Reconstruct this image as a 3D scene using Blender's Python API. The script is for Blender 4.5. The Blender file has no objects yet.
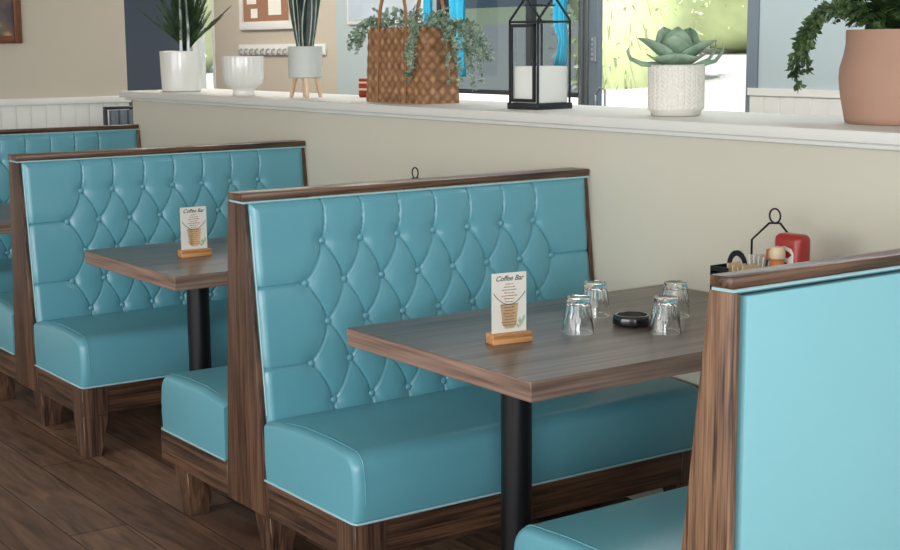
import bpy, bmesh, math, random
import numpy as np
from mathutils import Vector, Matrix
random.seed(7); np.random.seed(7)
SC = bpy.context.scene; COL = SC.collection; PI = math.pi

# ------------------------------------------------------------ camera
cam = bpy.data.objects.new('camera', bpy.data.cameras.new('camera')); COL.objects.link(cam)
f_px, pitch, yaw, roll = 1446.9, .1579, .9556, -.008
cp, sp, cy_, sy_ = math.cos(pitch), math.sin(pitch), math.cos(yaw), math.sin(yaw)
FW = Vector((-sy_*cp, cy_*cp, -sp)); R0 = Vector((cy_, sy_, 0)); U0 = R0.cross(FW)
RR = R0*math.cos(roll)+U0*math.sin(roll); UU = U0*math.cos(roll)-R0*math.sin(roll)
m = Matrix((RR, UU, -FW)).transposed().to_4x4(); m.translation = Vector((0, 0, 1.5))
cam.matrix_world = m
cam.data.sensor_width = 36; cam.data.lens = 36*f_px/900; cam.data.clip_start = .05; cam.data.clip_end = 300
SC.camera = cam

# ------------------------------------------------------------ sky, sun, added fill lights, exposure
w = bpy.data.worlds.new('world'); SC.world = w; w.use_nodes = True
w.node_tree.nodes['Background'].inputs[0].default_value = (.86, .93, 1, 1)
w.node_tree.nodes['Background'].inputs[1].default_value = 1.05
def lamp(name, kind, loc, target, energy, color, **kw):
    l = bpy.data.lights.new(name, kind); l.energy = energy; l.color = color
    for k, v in kw.items(): setattr(l, k, v)
    o = bpy.data.objects.new(name, l); COL.objects.link(o); o.location = loc
    o.rotation_euler = (Vector(target)-Vector(loc)).to_track_quat('-Z', 'Y').to_euler(); return o
lamp('sun', 'SUN', (0, -5, 20), (-4, 6, 0), 11, (1, .97, .92), angle=.01)
lamp('fill_light_front', 'AREA', (3.2, -2.6, 1.9), (-3.6, 2.2, .9), 250, (.95, .98, 1), shape='RECTANGLE', size=3.2, size_y=1.9)  # unseen area fill added behind the camera for assumed daylight; no window built
lamp('fill_light_side', 'AREA', (2.6, 2.2, 1.9), (-3, 2.2, .9), 60, (.95, .98, 1), shape='RECTANGLE', size=2.2, size_y=1.6)  # added fill from the open right side, daylight assumed
lamp('fill_light_aisle', 'AREA', (-2.2, -4.4, 1.7), (-2.2, 3, 1.1), 175, (1, .99, .97), shape='RECTANGLE', size=6, size_y=2)  # unseen fill added on the aisle side to brighten the half wall
lamp('back_room_fill_light_b', 'AREA', (-4.5, 4.7, 2.7), (-4.5, 5.2, 0), 60, (.95, .98, 1), shape='RECTANGLE', size=4, size_y=.8)  # second added fill, no fitting here; lifts the pale blue wall
lamp('back_room_fill_light', 'AREA', (-9.5, 4.7, 2.7), (-9.5, 5.0, 0), 85, (1, .95, .86), shape='RECTANGLE', size=5, size_y=.8)  # added fill without a fitting, brightens the far beige wall
SC.view_settings.view_transform = 'Standard'; SC.view_settings.look = 'None'
SC.view_settings.exposure = .1; SC.view_settings.gamma = 1; SC.view_settings.use_curve_mapping = False

# ------------------------------------------------------------ materials
def lin(c):
    c = c.lstrip('#'); r = [int(c[i:i+2], 16)/255 for i in (0, 2, 4)]
    return tuple(((x/12.92) if x <= .04045 else ((x+.055)/1.055)**2.4) for x in r)+(1,)
def new_mat(name):
    mt = bpy.data.materials.new(name); mt.use_nodes = True
    return mt, mt.node_tree, mt.node_tree.nodes['Principled BSDF']
def N(nt, t, **kw):
    n = nt.nodes.new(t)
    for k, v in kw.items():
        if k in n.inputs.keys() if isinstance(k, str) else False: n.inputs[k].default_value = v
        else: setattr(n, k, v)
    return n
def coords(nt, scale=(1, 1, 1), rot=(0, 0, 0)):
    tc = nt.nodes.new('ShaderNodeTexCoord'); mp = nt.nodes.new('ShaderNodeMapping')
    nt.links.new(tc.outputs['Object'], mp.inputs[0]); mp.inputs['Scale'].default_value = scale; mp.inputs['Rotation'].default_value = rot
    return mp.outputs[0]
def ramp(nt, stops):
    r = nt.nodes.new('ShaderNodeValToRGB'); e = r.color_ramp.elements
    while len(e) < len(stops): e.new(.5)
    for el, (p, c) in zip(e, stops): el.position = p; el.color = lin(c) if isinstance(c, str) else (c, c, c, 1)
    return r
def bump(nt, src, bsdf, strength=.2, dist=.002):
    b = nt.nodes.new('ShaderNodeBump'); b.inputs['Strength'].default_value = strength; b.inputs['Distance'].default_value = dist
    nt.links.new(src, b.inputs['Height']); nt.links.new(b.outputs[0], bsdf.inputs['Normal'])
def plain(name, c, rough=.5, metal=0, vary=.06, scale=8, bmp=0, spec=.5, coat=0):
    mt, nt, b = new_mat(name)
    n = nt.nodes.new('ShaderNodeTexNoise'); n.inputs['Scale'].default_value = scale; n.inputs['Detail'].default_value = 4
    nt.links.new(coords(nt), n.inputs['Vector'])
    r = nt.nodes.new('ShaderNodeMixRGB'); r.inputs[1].default_value = tuple(x*(1-vary) for x in lin(c)[:3])+(1,)
    r.inputs[2].default_value = tuple(min(1, x*(1+vary)) for x in lin(c)[:3])+(1,)
    nt.links.new(n.outputs['Fac'], r.inputs[0]); nt.links.new(r.outputs[0], b.inputs['Base Color'])
    b.inputs['Roughness'].default_value = rough; b.inputs['Metallic'].default_value = metal
    b.inputs['Specular IOR Level'].default_value = spec; b.inputs['Coat Weight'].default_value = coat
    if bmp: bump(nt, n.outputs['Fac'], b, .5, bmp)
    return mt
def wood(name, axis, dark, mid, light, rough=.45, k=1., coarse=1.):
    mt, nt, b = new_mat(name)
    a = [34*k, 34*k, 34*k]; 
    for q in (axis if isinstance(axis, tuple) else (axis,)): a[q] = 1.5*k
    s = [150*k]*3; 
    for q in (axis if isinstance(axis, tuple) else (axis,)): s[q] = 4.*k
    n1 = nt.nodes.new('ShaderNodeTexNoise'); n1.inputs['Scale'].default_value = 1; n1.inputs['Detail'].default_value = 5; n1.inputs['Distortion'].default_value = .8*coarse
    nt.links.new(coords(nt, a), n1.inputs['Vector'])
    n2 = nt.nodes.new('ShaderNodeTexNoise'); n2.inputs['Scale'].default_value = 1; n2.inputs['Detail'].default_value = 3
    nt.links.new(coords(nt, s), n2.inputs['Vector'])
    mx = nt.nodes.new('ShaderNodeMath'); mx.operation = 'MULTIPLY_ADD'; mx.inputs[1].default_value = .5; 
    nt.links.new(n2.outputs['Fac'], mx.inputs[0])
    m2 = nt.nodes.new('ShaderNodeMath'); m2.operation = 'MULTIPLY'; m2.inputs[1].default_value = .55
    nt.links.new(n1.outputs['Fac'], m2.inputs[0]); nt.links.new(m2.outputs[0], mx.inputs[2])
    r = ramp(nt, [(.40, dark), (.50, mid), (.64, light)])
    nt.links.new(mx.outputs[0], r.inputs[0]); nt.links.new(r.outputs[0], b.inputs['Base Color'])
    b.inputs['Roughness'].default_value = rough; bump(nt, mx.outputs[0], b, .35, .001)
    return mt
WD, WM, WL = '#281b14', '#473327', '#6a4d39'
wood_x = wood('walnut_x', 0, WD, WM, WL); wood_y = wood('walnut_y', 1, WD, WM, WL, rough=.3); wood_z = wood('walnut_z', 2, WD, WM, WL)
oak_z = wood('oak_panel_z', 2, '#2e1f17', '#6c503c', '#94745a', k=1.3, coarse=1.0)
lam_y = wood('laminate_y', 1, '#4e4541', '#665b55', '#796d66', rough=.3, k=.6)
lam_edge = wood('laminate_edge', (0, 1), '#5f4c42', '#7d675b', '#957d70', rough=.5, k=.8)
vinyl = plain('turquoise_vinyl', '#5c9baa', .31, vary=.03, scale=3, spec=.6)
vin_flat = plain('turquoise_vinyl_flat', '#7ab2bd', .5, vary=.03, scale=3, spec=.35)
piping_m = plain('pale_turquoise_piping', '#9cc0c6', .4)
black_m = plain('black_metal', '#15171a', .38, metal=.3)
black_g = plain('black_glossy', '#0c0e12', .12, coat=.5)
dark_m = plain('charcoal_metal', '#22272c', .4, metal=.2)
wall_m = plain('wall_beige', '#c8c4b4', .75, vary=.02, scale=2, bmp=.0004)
wall_l = plain('wall_beige_warm', '#bcb3a2', .75, vary=.02, scale=2)
slate_m = plain('wall_slate', '#566472', .8, vary=.03)
blue_m = plain('wall_pale_blue', '#a9b8ba', .8, vary=.02)
white_m = plain('white_paint', '#dcdcd6', .5, vary=.02)
white_g = plain('white_ceramic', '#dcdbd4', .2, vary=.02, coat=.3)
white_d = plain('white_matte_ceramic', '#d9d5cc', .55, vary=.03)
grey_c = plain('grey_ceramic', '#bcc0bb', .45, vary=.04)
terra_m = plain('terracotta', '#a3816e', .75, vary=.07, scale=9, bmp=.0006)
ceil_m = plain('ceiling', '#d8d5cc', .9)
oak_l = wood('pale_oak', 2, '#b59677', '#cfb394', '#dfc8ad', rough=.6)
oak_h = wood('card_base_wood', 1, '#a06a3c', '#c08a58', '#d29d6c', rough=.45, k=2)
frame_m = plain('window_frame_slate', '#64696a', .5)
frame_b = plain('window_frame_blue', '#6d7a84', .5)
copper_m = plain('copper_frame', '#6e4128', .4, metal=.3, vary=.25, scale=30)
turq_c = plain('turquoise_cloth', '#35b9dd', .7, vary=.1, scale=20)
red_m = plain('red_plastic', '#9c2a26', .3)
cork_m = plain('cork', '#9a7258', .9, vary=.25, scale=60)
paper_m = plain('paper', '#e9e7df', .8)
soil_m = plain('soil', '#3a2d22', .95, vary=.3, scale=60)
chair_m = plain('grey_vinyl', '#66707a', .55)
wax_m = plain('candle_wax', '#f1efe9', .6, vary=.01)
asph_m = plain('asphalt', '#8f908d', .9, vary=.1, scale=3)
grass_m = plain('grass', '#8f9a7c', .95, vary=.2, scale=2)
hedge_m = plain('hedge_leaf', '#c3cd96', .7, vary=.45, scale=1.5)
hedge2_m = plain('hedge_leaf_overexposed', '#f0f2de', .7, vary=.3, scale=1.5)  # leaf colour whitened to paint in the overexposed daylight
hill_m = plain('hill', '#3d4b57', .95, vary=.2, scale=.3)
conc_m = plain('pale_concrete', '#e6e4de', .9, vary=.05)
steel_m = plain('steel', '#a9adb0', .3, metal=.8)
amber_m = plain('amber', '#b5682a', .3)
def leafm(name, a, b_, rough=.45):
    mt, nt, b = new_mat(name)
    n = nt.nodes.new('ShaderNodeTexNoise'); n.inputs['Scale'].default_value = 22; n.inputs['Detail'].default_value = 3
    nt.links.new(coords(nt), n.inputs['Vector']); r = ramp(nt, [(.35, a), (.65, b_)])
    nt.links.new(n.outputs['Fac'], r.inputs[0]); nt.links.new(r.outputs[0], b.inputs['Base Color'])
    b.inputs['Roughness'].default_value = rough; return mt
leaf_dark = leafm('leaf_dark', '#223a24', '#4d6a3e'); leaf_fern = leafm('leaf_fern', '#22341f', '#54703f')
leaf_euc = leafm('leaf_eucalyptus', '#567560', '#a5b8a2'); leaf_snake = leafm('leaf_snake', '#1f2d29', '#37493f')
leaf_edge = leafm('leaf_edge', '#8fa092', '#c0cbbb'); leaf_succ = leafm('leaf_succulent', '#74917a', '#97ae95', .6)
cane_m = plain('pale_cane', '#dfe6ea', .5)

def glass(name, tint=(1, 1, 1), rough=0):
    mt, nt, b = new_mat(name); b.inputs['Base Color'].default_value = tint+(1,)
    b.inputs['Transmission Weight'].default_value = 1; b.inputs['Roughness'].default_value = rough; b.inputs['IOR'].default_value = 1.46
    return mt
glass_m = glass('tumbler_glass')
def pane_mat(name, tr, refl=.12):
    mt, nt, b = new_mat(name); nt.nodes.remove(b)
    t = nt.nodes.new('ShaderNodeBsdfTransparent'); t.inputs[0].default_value = tr+(1,)
    g = nt.nodes.new('ShaderNodeBsdfGlossy'); g.inputs['Roughness'].default_value = .02
    fr = nt.nodes.new('ShaderNodeFresnel'); fr.inputs[0].default_value = 1.4
    mx = nt.nodes.new('ShaderNodeMixShader'); ge = nt.nodes.new('ShaderNodeNewGeometry'); mm = nt.nodes.new('ShaderNodeMath'); mm.operation = 'MULTIPLY_ADD'; mm.inputs[1].default_value = -1; mm.inputs[2].default_value = 1
    nt.links.new(ge.outputs['Backfacing'], mm.inputs[0]); m3 = nt.nodes.new('ShaderNodeMath'); m3.operation = 'MULTIPLY'; nt.links.new(mm.outputs[0], m3.inputs[0]); nt.links.new(fr.outputs[0], m3.inputs[1]); nt.links.new(m3.outputs[0], mx.inputs[0])
    nt.links.new(t.outputs[0], mx.inputs[1]); nt.links.new(g.outputs[0], mx.inputs[2])
    nt.links.new(mx.outputs[0], nt.nodes['Material Output'].inputs[0]); return mt
pane_clear = pane_mat('clear_pane', (.97, .98, .98)); pane_tint = pane_mat('tinted_screen_pane', (.42, .45, .47))
acrylic = pane_mat('acrylic', (.98, .98, .98))

def floor_mat():
    mt, nt, b = new_mat('plank_floor')
    br = nt.nodes.new('ShaderNodeTexBrick'); nt.links.new(coords(nt), br.inputs['Vector'])
    br.inputs['Scale'].default_value = 1; br.inputs['Brick Width'].default_value = 1.25; br.inputs['Row Height'].default_value = .19
    br.inputs['Mortar Size'].default_value = .0022; br.inputs['Mortar Smooth'].default_value = .1; br.offset = .37
    br.inputs['Color1'].default_value = lin('#977660'); br.inputs['Color2'].default_value = lin('#6f5342'); br.inputs['Mortar'].default_value = lin('#1f1510')
    n = nt.nodes.new('ShaderNodeTexNoise'); n.inputs['Scale'].default_value = 1; n.inputs['Detail'].default_value = 6; n.inputs['Distortion'].default_value = 1.5
    nt.links.new(coords(nt, (2.2, 17, 1)), n.inputs['Vector'])
    r = ramp(nt, [(.3, .42), (.7, 1.25)]); nt.links.new(n.outputs['Fac'], r.inputs[0])
    mx = nt.nodes.new('ShaderNodeMixRGB'); mx.blend_type = 'MULTIPLY'; mx.inputs[0].default_value = 1
    nt.links.new(br.outputs['Color'], mx.inputs[1]); nt.links.new(r.outputs[0], mx.inputs[2]); nt.links.new(mx.outputs[0], b.inputs['Base Color'])
    b.inputs['Roughness'].default_value = .5; bump(nt, br.outputs['Fac'], b, .3, -.001); return mt
def weave_mat():
    mt, nt, b = new_mat('woven_seagrass')
    tc = nt.nodes.new('ShaderNodeTexCoord'); sx = nt.nodes.new('ShaderNodeSeparateXYZ'); nt.links.new(tc.outputs['Object'], sx.inputs[0])
    def M(op, a, b2):
        q = nt.nodes.new('ShaderNodeMath'); q.operation = op
        for i, v in enumerate((a, b2)):
            if v is None: continue
            if isinstance(v, (int, float)): q.inputs[i].default_value = v
            else: nt.links.new(v, q.inputs[i])
        return q.outputs[0]
    u = M('ADD', sx.outputs[0], sx.outputs[1]); p = M('ADD', u, sx.outputs[2]); q = M('SUBTRACT', u, sx.outputs[2])
    k = PI/.05
    s1 = M('SINE', M('MULTIPLY', p, k), None); s2 = M('SINE', M('MULTIPLY', q, k), None)
    pr = M('MULTIPLY', s1, s2)
    f1 = M('ABSOLUTE', s1, None); f2 = M('ABSOLUTE', s2, None); hh = M('MULTIPLY', f1, f2)
    n = nt.nodes.new('ShaderNodeTexNoise'); n.inputs['Scale'].default_value = 30; n.inputs['Detail'].default_value = 5
    nt.links.new(tc.outputs['Object'], n.inputs['Vector'])
    v = M('ADD', M('MULTIPLY', pr, .08), M('ADD', M('MULTIPLY', n.outputs['Fac'], .75), M('MULTIPLY', hh, .25)))
    r = ramp(nt, [(.2, '#5a3d24'), (.5, '#92694a'), (.8, '#bf9870')]); nt.links.new(v, r.inputs[0]); nt.links.new(r.outputs[0], b.inputs['Base Color'])
    b.inputs['Roughness'].default_value = .7; bump(nt, M('POWER', hh, .5), b, .4, .003); return mt
weave_m = weave_mat(); rope_m = plain('leather_strap', '#9a6b42', .6)

# ------------------------------------------------------------ mesh helpers
class MB:
    def __init__(s): s.v = []; s.f = []; s.mi = []; s.mat = 0
    def add(s, vs, fs):
        o = len(s.v); s.v += [tuple(p) for p in vs]; s.f += [tuple(i+o for i in f) for f in fs]; s.mi += [s.mat]*len(fs); return s
    def box(s, x0, x1, y0, y1, z0, z1):
        return s.hexa([(x0, y0, z0), (x1, y0, z0), (x1, y1, z0), (x0, y1, z0), (x0, y0, z1), (x1, y0, z1), (x1, y1, z1), (x0, y1, z1)])
    def hexa(s, c): return s.add(c, [(3, 2, 1, 0), (4, 5, 6, 7), (0, 1, 5, 4), (1, 2, 6, 5), (2, 3, 7, 6), (3, 0, 4, 7)])
    def prism_y(s, prof, y0, y1):      # prof: ccw list of (x,z) seen from -y
        n = len(prof); vs = [(x, y0, z) for x, z in prof]+[(x, y1, z) for x, z in prof]
        return s.add(vs, [tuple(range(n)), tuple(reversed(range(n, 2*n)))]+[(i+n, (i+1) % n+n, (i+1) % n, i) for i in range(n)])
    def prism_z(s, prof, z0, z1):
        n = len(prof); vs = [(x, y, z0) for x, y in prof]+[(x, y, z1) for x, y in prof]
        return s.add(vs, [tuple(reversed(range(n))), tuple(range(n, 2*n))]+[(i, (i+1) % n, (i+1) % n+n, i+n) for i in range(n)])
    def tube(s, pts, r, seg=8, cap=True, closed=False):
        P = [Vector(p) for p in pts]; n = len(P); rs = r if isinstance(r, (list, tuple)) else [r]*n
        vs = []; ref = None
        for i in range(n):
            a = P[(i-1) % n] if (i > 0 or closed) else P[i]; b = P[(i+1) % n] if (i < n-1 or closed) else P[i]
            t = (b-a).normalized()
            if ref is None: ref = t.orthogonal().normalized()
            ref = (ref-t*ref.dot(t)).normalized(); bi = t.cross(ref)
            vs += [P[i]+(ref*math.cos(2*PI*k/seg)+bi*math.sin(2*PI*k/seg))*rs[i] for k in range(seg)]
        fs = []
        for i in range(n if closed else n-1):
            j = (i+1) % n
            fs += [(i*seg+k, i*seg+(k+1) % seg, j*seg+(k+1) % seg, j*seg+k) for k in range(seg)]
        if cap and not closed: fs += [tuple(reversed(range(seg))), tuple(range((n-1)*seg, n*seg))]
        return s.add(vs, fs)
    def lathe(s, prof, seg=40, c=(0, 0, 0), rad=None, close=True):
        n = len(prof); vs = []
        for i, (r, z) in enumerate(prof):
            for k in range(seg):
                t = 2*PI*k/seg; rr = rad(r, z, t, i) if rad else r
                vs.append((c[0]+rr*math.cos(t), c[1]+rr*math.sin(t), c[2]+z))
        fs = [(i*seg+k, i*seg+(k+1) % seg, (i+1)*seg+(k+1) % seg, (i+1)*seg+k) for i in range(n-1) for k in range(seg)]
        if close: fs += [tuple(reversed(range(seg))), tuple(range((n-1)*seg, n*seg))]
        return s.add(vs, fs)
    def leaf(s, p, d, up, L, W, fold=.25, n=3, tip=.0, bend=0):
        p = Vector(p); d = Vector(d).normalized(); sd = d.cross(Vector(up))
        sd = sd.normalized() if sd.length > 1e-4 else d.orthogonal().normalized()
        nn = sd.cross(d); vs = []
        for i in range(n+1):
            t = i/n; wd = W*.5*math.sin(PI*(.12+.88*t))**.8 if i < n else W*tip
            c = p+d*L*t+nn*(bend*L*t*t)
            vs += [c-sd*wd+nn*wd*fold, c, c+sd*wd+nn*wd*fold]
        fs = []
        for i in range(n):
            a = i*3; fs += [(a, a+1, a+4, a+3), (a+1, a+2, a+5, a+4)]
        return s.add(vs, fs)
    def build(s, name, mats, parent=None, smooth=False, bevel=0, bseg=2, loc=None, angle=40, sub=0, solid=0):
        me = bpy.data.meshes.new(name); me.from_pydata(s.v, [], s.f)
        for mt in (mats if isinstance(mats, (list, tuple)) else [mats]): me.materials.append(mt)
        me.polygons.foreach_set('material_index', s.mi)
        bm = bmesh.new(); bm.from_mesh(me)
        if bevel:
            ed = [e for e in bm.edges if len(e.link_faces) == 2 and e.calc_face_angle(0) > .5]
            bmesh.ops.bevel(bm, geom=ed, offset=bevel, segments=bseg, profile=.5, affect='EDGES', clamp_overlap=True)
        bm.to_mesh(me); bm.free()
        if smooth or bevel:
            me.shade_smooth()
            me.set_sharp_from_angle(angle=math.radians(angle))
        o = bpy.data.objects.new(name, me); COL.objects.link(o)
        if solid:
            q = o.modifiers.new('solid', 'SOLIDIFY'); q.thickness = solid; q.offset = 0
        if sub:
            q = o.modifiers.new('sub', 'SUBSURF'); q.levels = sub; q.render_levels = sub
        if loc: o.location = loc
        if parent: o.parent = parent
        return o
def tag(o, label, cat, group=None, kind=None):
    if label: o['label'] = label
    if cat: o['category'] = cat
    if group: o['group'] = group
    if kind: o['kind'] = kind
    return o
def thing(name, loc, rz, label, cat, group=None):
    o = bpy.data.objects.new(name, None); o.empty_display_size = .1; COL.objects.link(o); o.location = loc; o.rotation_euler = (0, 0, rz)
    return tag(o, label, cat, group)
def struct(o): o['kind'] = 'structure'; return o
def copy_tree(o, parent=None):
    c = o.copy(); COL.objects.link(c)
    if parent: c.parent = parent
    for ch in list(o.children): copy_tree(ch, c)
    return c
def dup(o, loc, label, group=None, rz=None):
    c = copy_tree(o); c.location = loc; c['label'] = label
    if group: c['group'] = group
    if rz is not None: c.rotation_euler = (0, 0, rz)
    return c
def bez(a, b, c, d, n=10):
    a, b, c, d = map(Vector, (a, b, c, d)); out = []
    for i in range(n+1):
        t = i/n; out.append(a*(1-t)**3+b*3*t*(1-t)**2+c*3*t*t*(1-t)+d*t**3)
    return out

# ------------------------------------------------------------ the room
WY = 3.17                                  # face of the half wall
struct(MB().box(-17, 4, -5, 6.15, -.1, 0).build('floor', floor_mat()))
struct(MB().box(-17, 4, -5, 6.25, 2.75, 2.85).build('ceiling', ceil_m))
hw = struct(MB().box(-7.465, 3.5, WY, 3.60, 0, 1.216).build('wall_half', wall_m))
cap = MB().box(-7.51, 3.5, 3.145, 3.66, 1.216, 1.232); cap.box(-7.535, 3.5, 3.12, 3.68, 1.232, 1.265)
struct(cap.build('trim_1', white_m, bevel=.004))
struct(MB().box(-8.65, -8.5, -5, 3.58, 0, 2.75).build('wall_left', wall_l))
# beadboard wainscot on the left wall
wb = MB()
y = -1.0
while y < 3.56:
    wb.box(-8.5, -8.485, y+.003, min(y+.087, 3.58), .0, 1.165); y += .09
wb.box(-8.5, -8.49, -1, 3.58, 0, 1.165)
struct(wb.build('trim_2', white_m, bevel=.002, bseg=1))
struct(MB().box(-8.5, -8.47, -1, 3.59, 1.165, 1.205).build('trim_3', white_m, bevel=.003))
# far wall in sections with two windows and a side light
FY = 6.0
def sect(n, x0, x1, z0, z1, mt, name='wall_back'): return struct(MB().box(x0, x1, FY, FY+.15, z0, z1).build(name, mt))
sect(1, -17, -12.74, 0, 2.75, slate_m)
sect(1, -12.74, -12.1, 0, .75, wall_l); sect(1, -12.74, -12.1, 2.45, 2.75, wall_l)
sect(1, -12.19, -10.03, 0, 2.75, wall_l)
sect(1, -10.03, -8.62, 0, 2.75, blue_m)
sect(1, -8.62, -5.55, 0, .8, blue_m); sect(1, -8.62, -5.55, 2.5, 2.75, blue_m)
sect(1, -5.55, 4, 0, 2.75, blue_m)
wb = MB(); x = -5.60
while x < 1: wb.box(x+.003, x+.107, FY-.015, FY, 0, 1.21); x += .11
wb.box(-5.6, 1, FY-.01, FY, 0, 1.21); wb.box(-5.61, 1, FY-.022, FY, 1.21, 1.252)
struct(wb.build('trim_4', white_m, bevel=.002, bseg=1))
def window(name, x0, x1, z0, z1, fm, panes, fw=.05, dep=.1, bars=()):
    r = MB(); y0, y1 = FY-.01, FY+dep
    r.box(x0, x0+fw, y0, y1, z0, z1); r.box(x1-fw, x1, y0, y1, z0, z1); r.box(x0+fw, x1-fw, y0, y1, z0, z0+fw); r.box(x0+fw, x1-fw, y0, y1, z1-fw, z1)
    for b in bars: r.box(*b)
    o = struct(r.build(name, fm, bevel=.004, bseg=1))
    for (a, b, c, d, mt) in panes:
        MB().box(a, b, FY+.012, FY+.018, c, d).build('pane', mt, o)
    return o
window('window_1', -12.68, -12.19, .75, 2.45, white_m, [(-12.65, -12.2, .8, 2.4, pane_clear)], fw=.04)
struct(MB().box(-12.74, -12.6, FY-.03, FY+.1, .75, 2.45).build('trim_6', white_m))
# left tinted window with the dark bar, then the door jamb, then the clear window
w2 = window('window_2', -8.62, -7.02, .8, 2.5, dark_m, [(-8.57, -7.02, 1.185, 2.45, pane_tint), (-8.57, -7.02, .84, 1.165, pane_clear)], fw=.04,
       bars=[(-8.6, -7.02, FY+.01, FY+.06, 1.16, 1.19), (-7.62, -7.56, FY+.01, FY+.06, 1.19, 2.5)])
jm = MB().box(-7.02, -6.96, FY-.02, FY+.04, .8, 2.5); jm.box(-7.02, -6.99, FY-.04, FY-.02, .8, 2.5)
jo = struct(jm.build('trim_5', frame_m, bevel=.004, bseg=1))
window('window_3', -6.96, -5.55, 1.03, 2.5, frame_b, [(-6.88, -5.63, 1.07, 2.45, pane_clear)], fw=.085, dep=.035)
sect(1, -6.96, -5.55, .8, 1.03, blue_m)
hg = MB().box(-6.91, -6.883, FY-.018, FY-.011, 1.39, 1.54)
for k in range(5): hg.tube([(-6.915, FY-.02, 1.395+k*.03), (-6.915, FY-.02, 1.415+k*.03)], .008)
hg.build('hinge', steel_m, jo)
hd = MB().tube([(-6.80, FY-.02, 1.06), (-6.80, FY-.07, 1.06), (-6.80, FY-.09, 1.1), (-6.80, FY-.09, 1.19), (-6.755, FY-.09, 1.23), (-6.71, FY-.09, 1.22), (-6.71, FY-.09, 1.06)], .008)
tag(hd.build('door_pull', steel_m, smooth=True), 'thin steel pull handle low in the corner of the bright window', 'handle')

# ------------------------------------------------------------ outside
gm = MB().add([(-60, 6.4, .57), (10, 6.4, .57), (10, 34, 2.25), (-60, 34, 2.25)], [(0, 1, 2, 3)])
struct(gm.build('ground', asph_m))
gm = MB().add([(-110, 34, 2.2), (10, 34, 2.2), (10, 44, 3.3), (-110, 44, 3.3)], [(0, 1, 2, 3)])
struct(gm.build('ground_verge', grass_m))
hb = MB(); seg = 40
for i in range(seg+1):
    xx = -150+i*4; hb.v += [(xx, 44, 2.5), (xx, 52, 7+2.5*math.sin(i*.5)+random.random()), (xx, 62, 8+1.5*math.sin(i*.5))]
for i in range(seg):
    a = i*3; hb.f += [(a, a+3, a+4, a+1), (a+1, a+4, a+5, a+2)]; hb.mi += [0, 0]
struct(hb.build('hill', hill_m, smooth=True))
tag(MB().box(-13, -7.9, 7.6, 7.75, .6, 1.1).build('garden_wall', conc_m, bevel=.01), 'low pale sunlit wall outside below the tinted window', 'wall')
def bush(cx, cy, z0, rx, rz, n, label, mt, sz=.085):
    t = thing('hedge_bush', (cx, cy, z0), 0, label, 'bush', 'sunlit bushes outside the clear windows')
    c = MB(); rr = random.Random(int(cx*10))
    prof = [(max(.02, rx*math.sin(PI*i/10)), rz*(1-math.cos(PI*i/10))*.5) for i in range(11)]
    c.lathe([(a*.8, b) for a, b in prof], 18, rad=lambda r, z, q, i: r*(1+.15*math.sin(3*q+i))); c.build('crown', mt, t, smooth=True)
    l = MB()
    for _ in range(n):
        th = rr.random()*2*PI; ph = math.acos(1-2*rr.random())
        d = Vector((math.sin(ph)*math.cos(th), math.sin(ph)*math.sin(th), math.cos(ph)))
        k = .78+.3*rr.random(); p = Vector((d.x*rx*k, d.y*rx*k, rz*.5+d.z*rz*.5*k))
        d2 = (d+Vector((rr.random()-.5, rr.random()-.5, rr.random()-.5))*1.4)
        l.mat = rr.choice((0, 0, 1)); l.leaf(p, d2, (rr.random(), rr.random(), .3), sz*(.6+rr.random()), sz*.6, n=2)
    l.build('leaves', [mt, hedge2_m], t)
for (cx, cy, z0, rx, rz), lb in (((-14.15, 12.9, .1, .95, 3.6), 'yellow-green bush outside, right behind the left half of the clear window'),
        ((-22.4, 20.6, 1.3, 1.9, 4.6), 'tall pale green bush outside, far back at the left of the clear window'),
        ((-17.9, 19.0, 1.3, 2.1, 4.4), 'tall pale green bush outside, far back behind the potted succulent'),
        ((-27.5, 13.0, .9, 1.5, 4.6), 'yellow-green bush outside, nearer one seen through the narrow window by the palm'),
        ((-32.0, 16.4, .9, 1.7, 5.2), 'tall yellow-green bush outside, farther one behind the narrow window by the palm')):
    bush(cx, cy, z0, rx, rz, 900, lb, hedge_m)

# ------------------------------------------------------------ booths
BL = 1.287                                     # bench length from aisle end to wall
S, Y1, NR = .1325, .2485, 5                   # button pitch along the bench, first button of the top row
RZ = [.933, .8145, .697, .5795, .463]
def plane_x(z): return .044+(1.045-z)*.11    # base of the back upholstery
def tuft_segments():
    seg = []
    def P(j, r): return np.array((Y1+j*S, float(r)))
    def arc(a, b, s):
        out = [a+(b-a)*t+np.array((s*.008*math.sin(PI*t), 0)) for t in (0, .25, .5, .75, 1)]
        for i in range(4): seg.append((out[i], out[i+1]))
    for r in range(4):
        for j in range(7):
            if r % 2 == 0: arc(P(j, r), P(j-.5, r+1), 1); arc(P(j, r), P(j+.5, r+1), 1)
            else: arc(P(j-.5, r), P(j, r+1), 1); arc(P(j+.5, r), P(j, r+1), 1)
    for j in range(7):
        arc(P(j, -1.3), P(j, 0), 1); seg.append((P(j, 4), P(j, 5)))
    for r in (1, 3):
        seg.append((P(-.5, r), np.array((-.1, r)))); seg.append((P(6.5, r), np.array((BL+.1, r))))
    return seg
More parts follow.
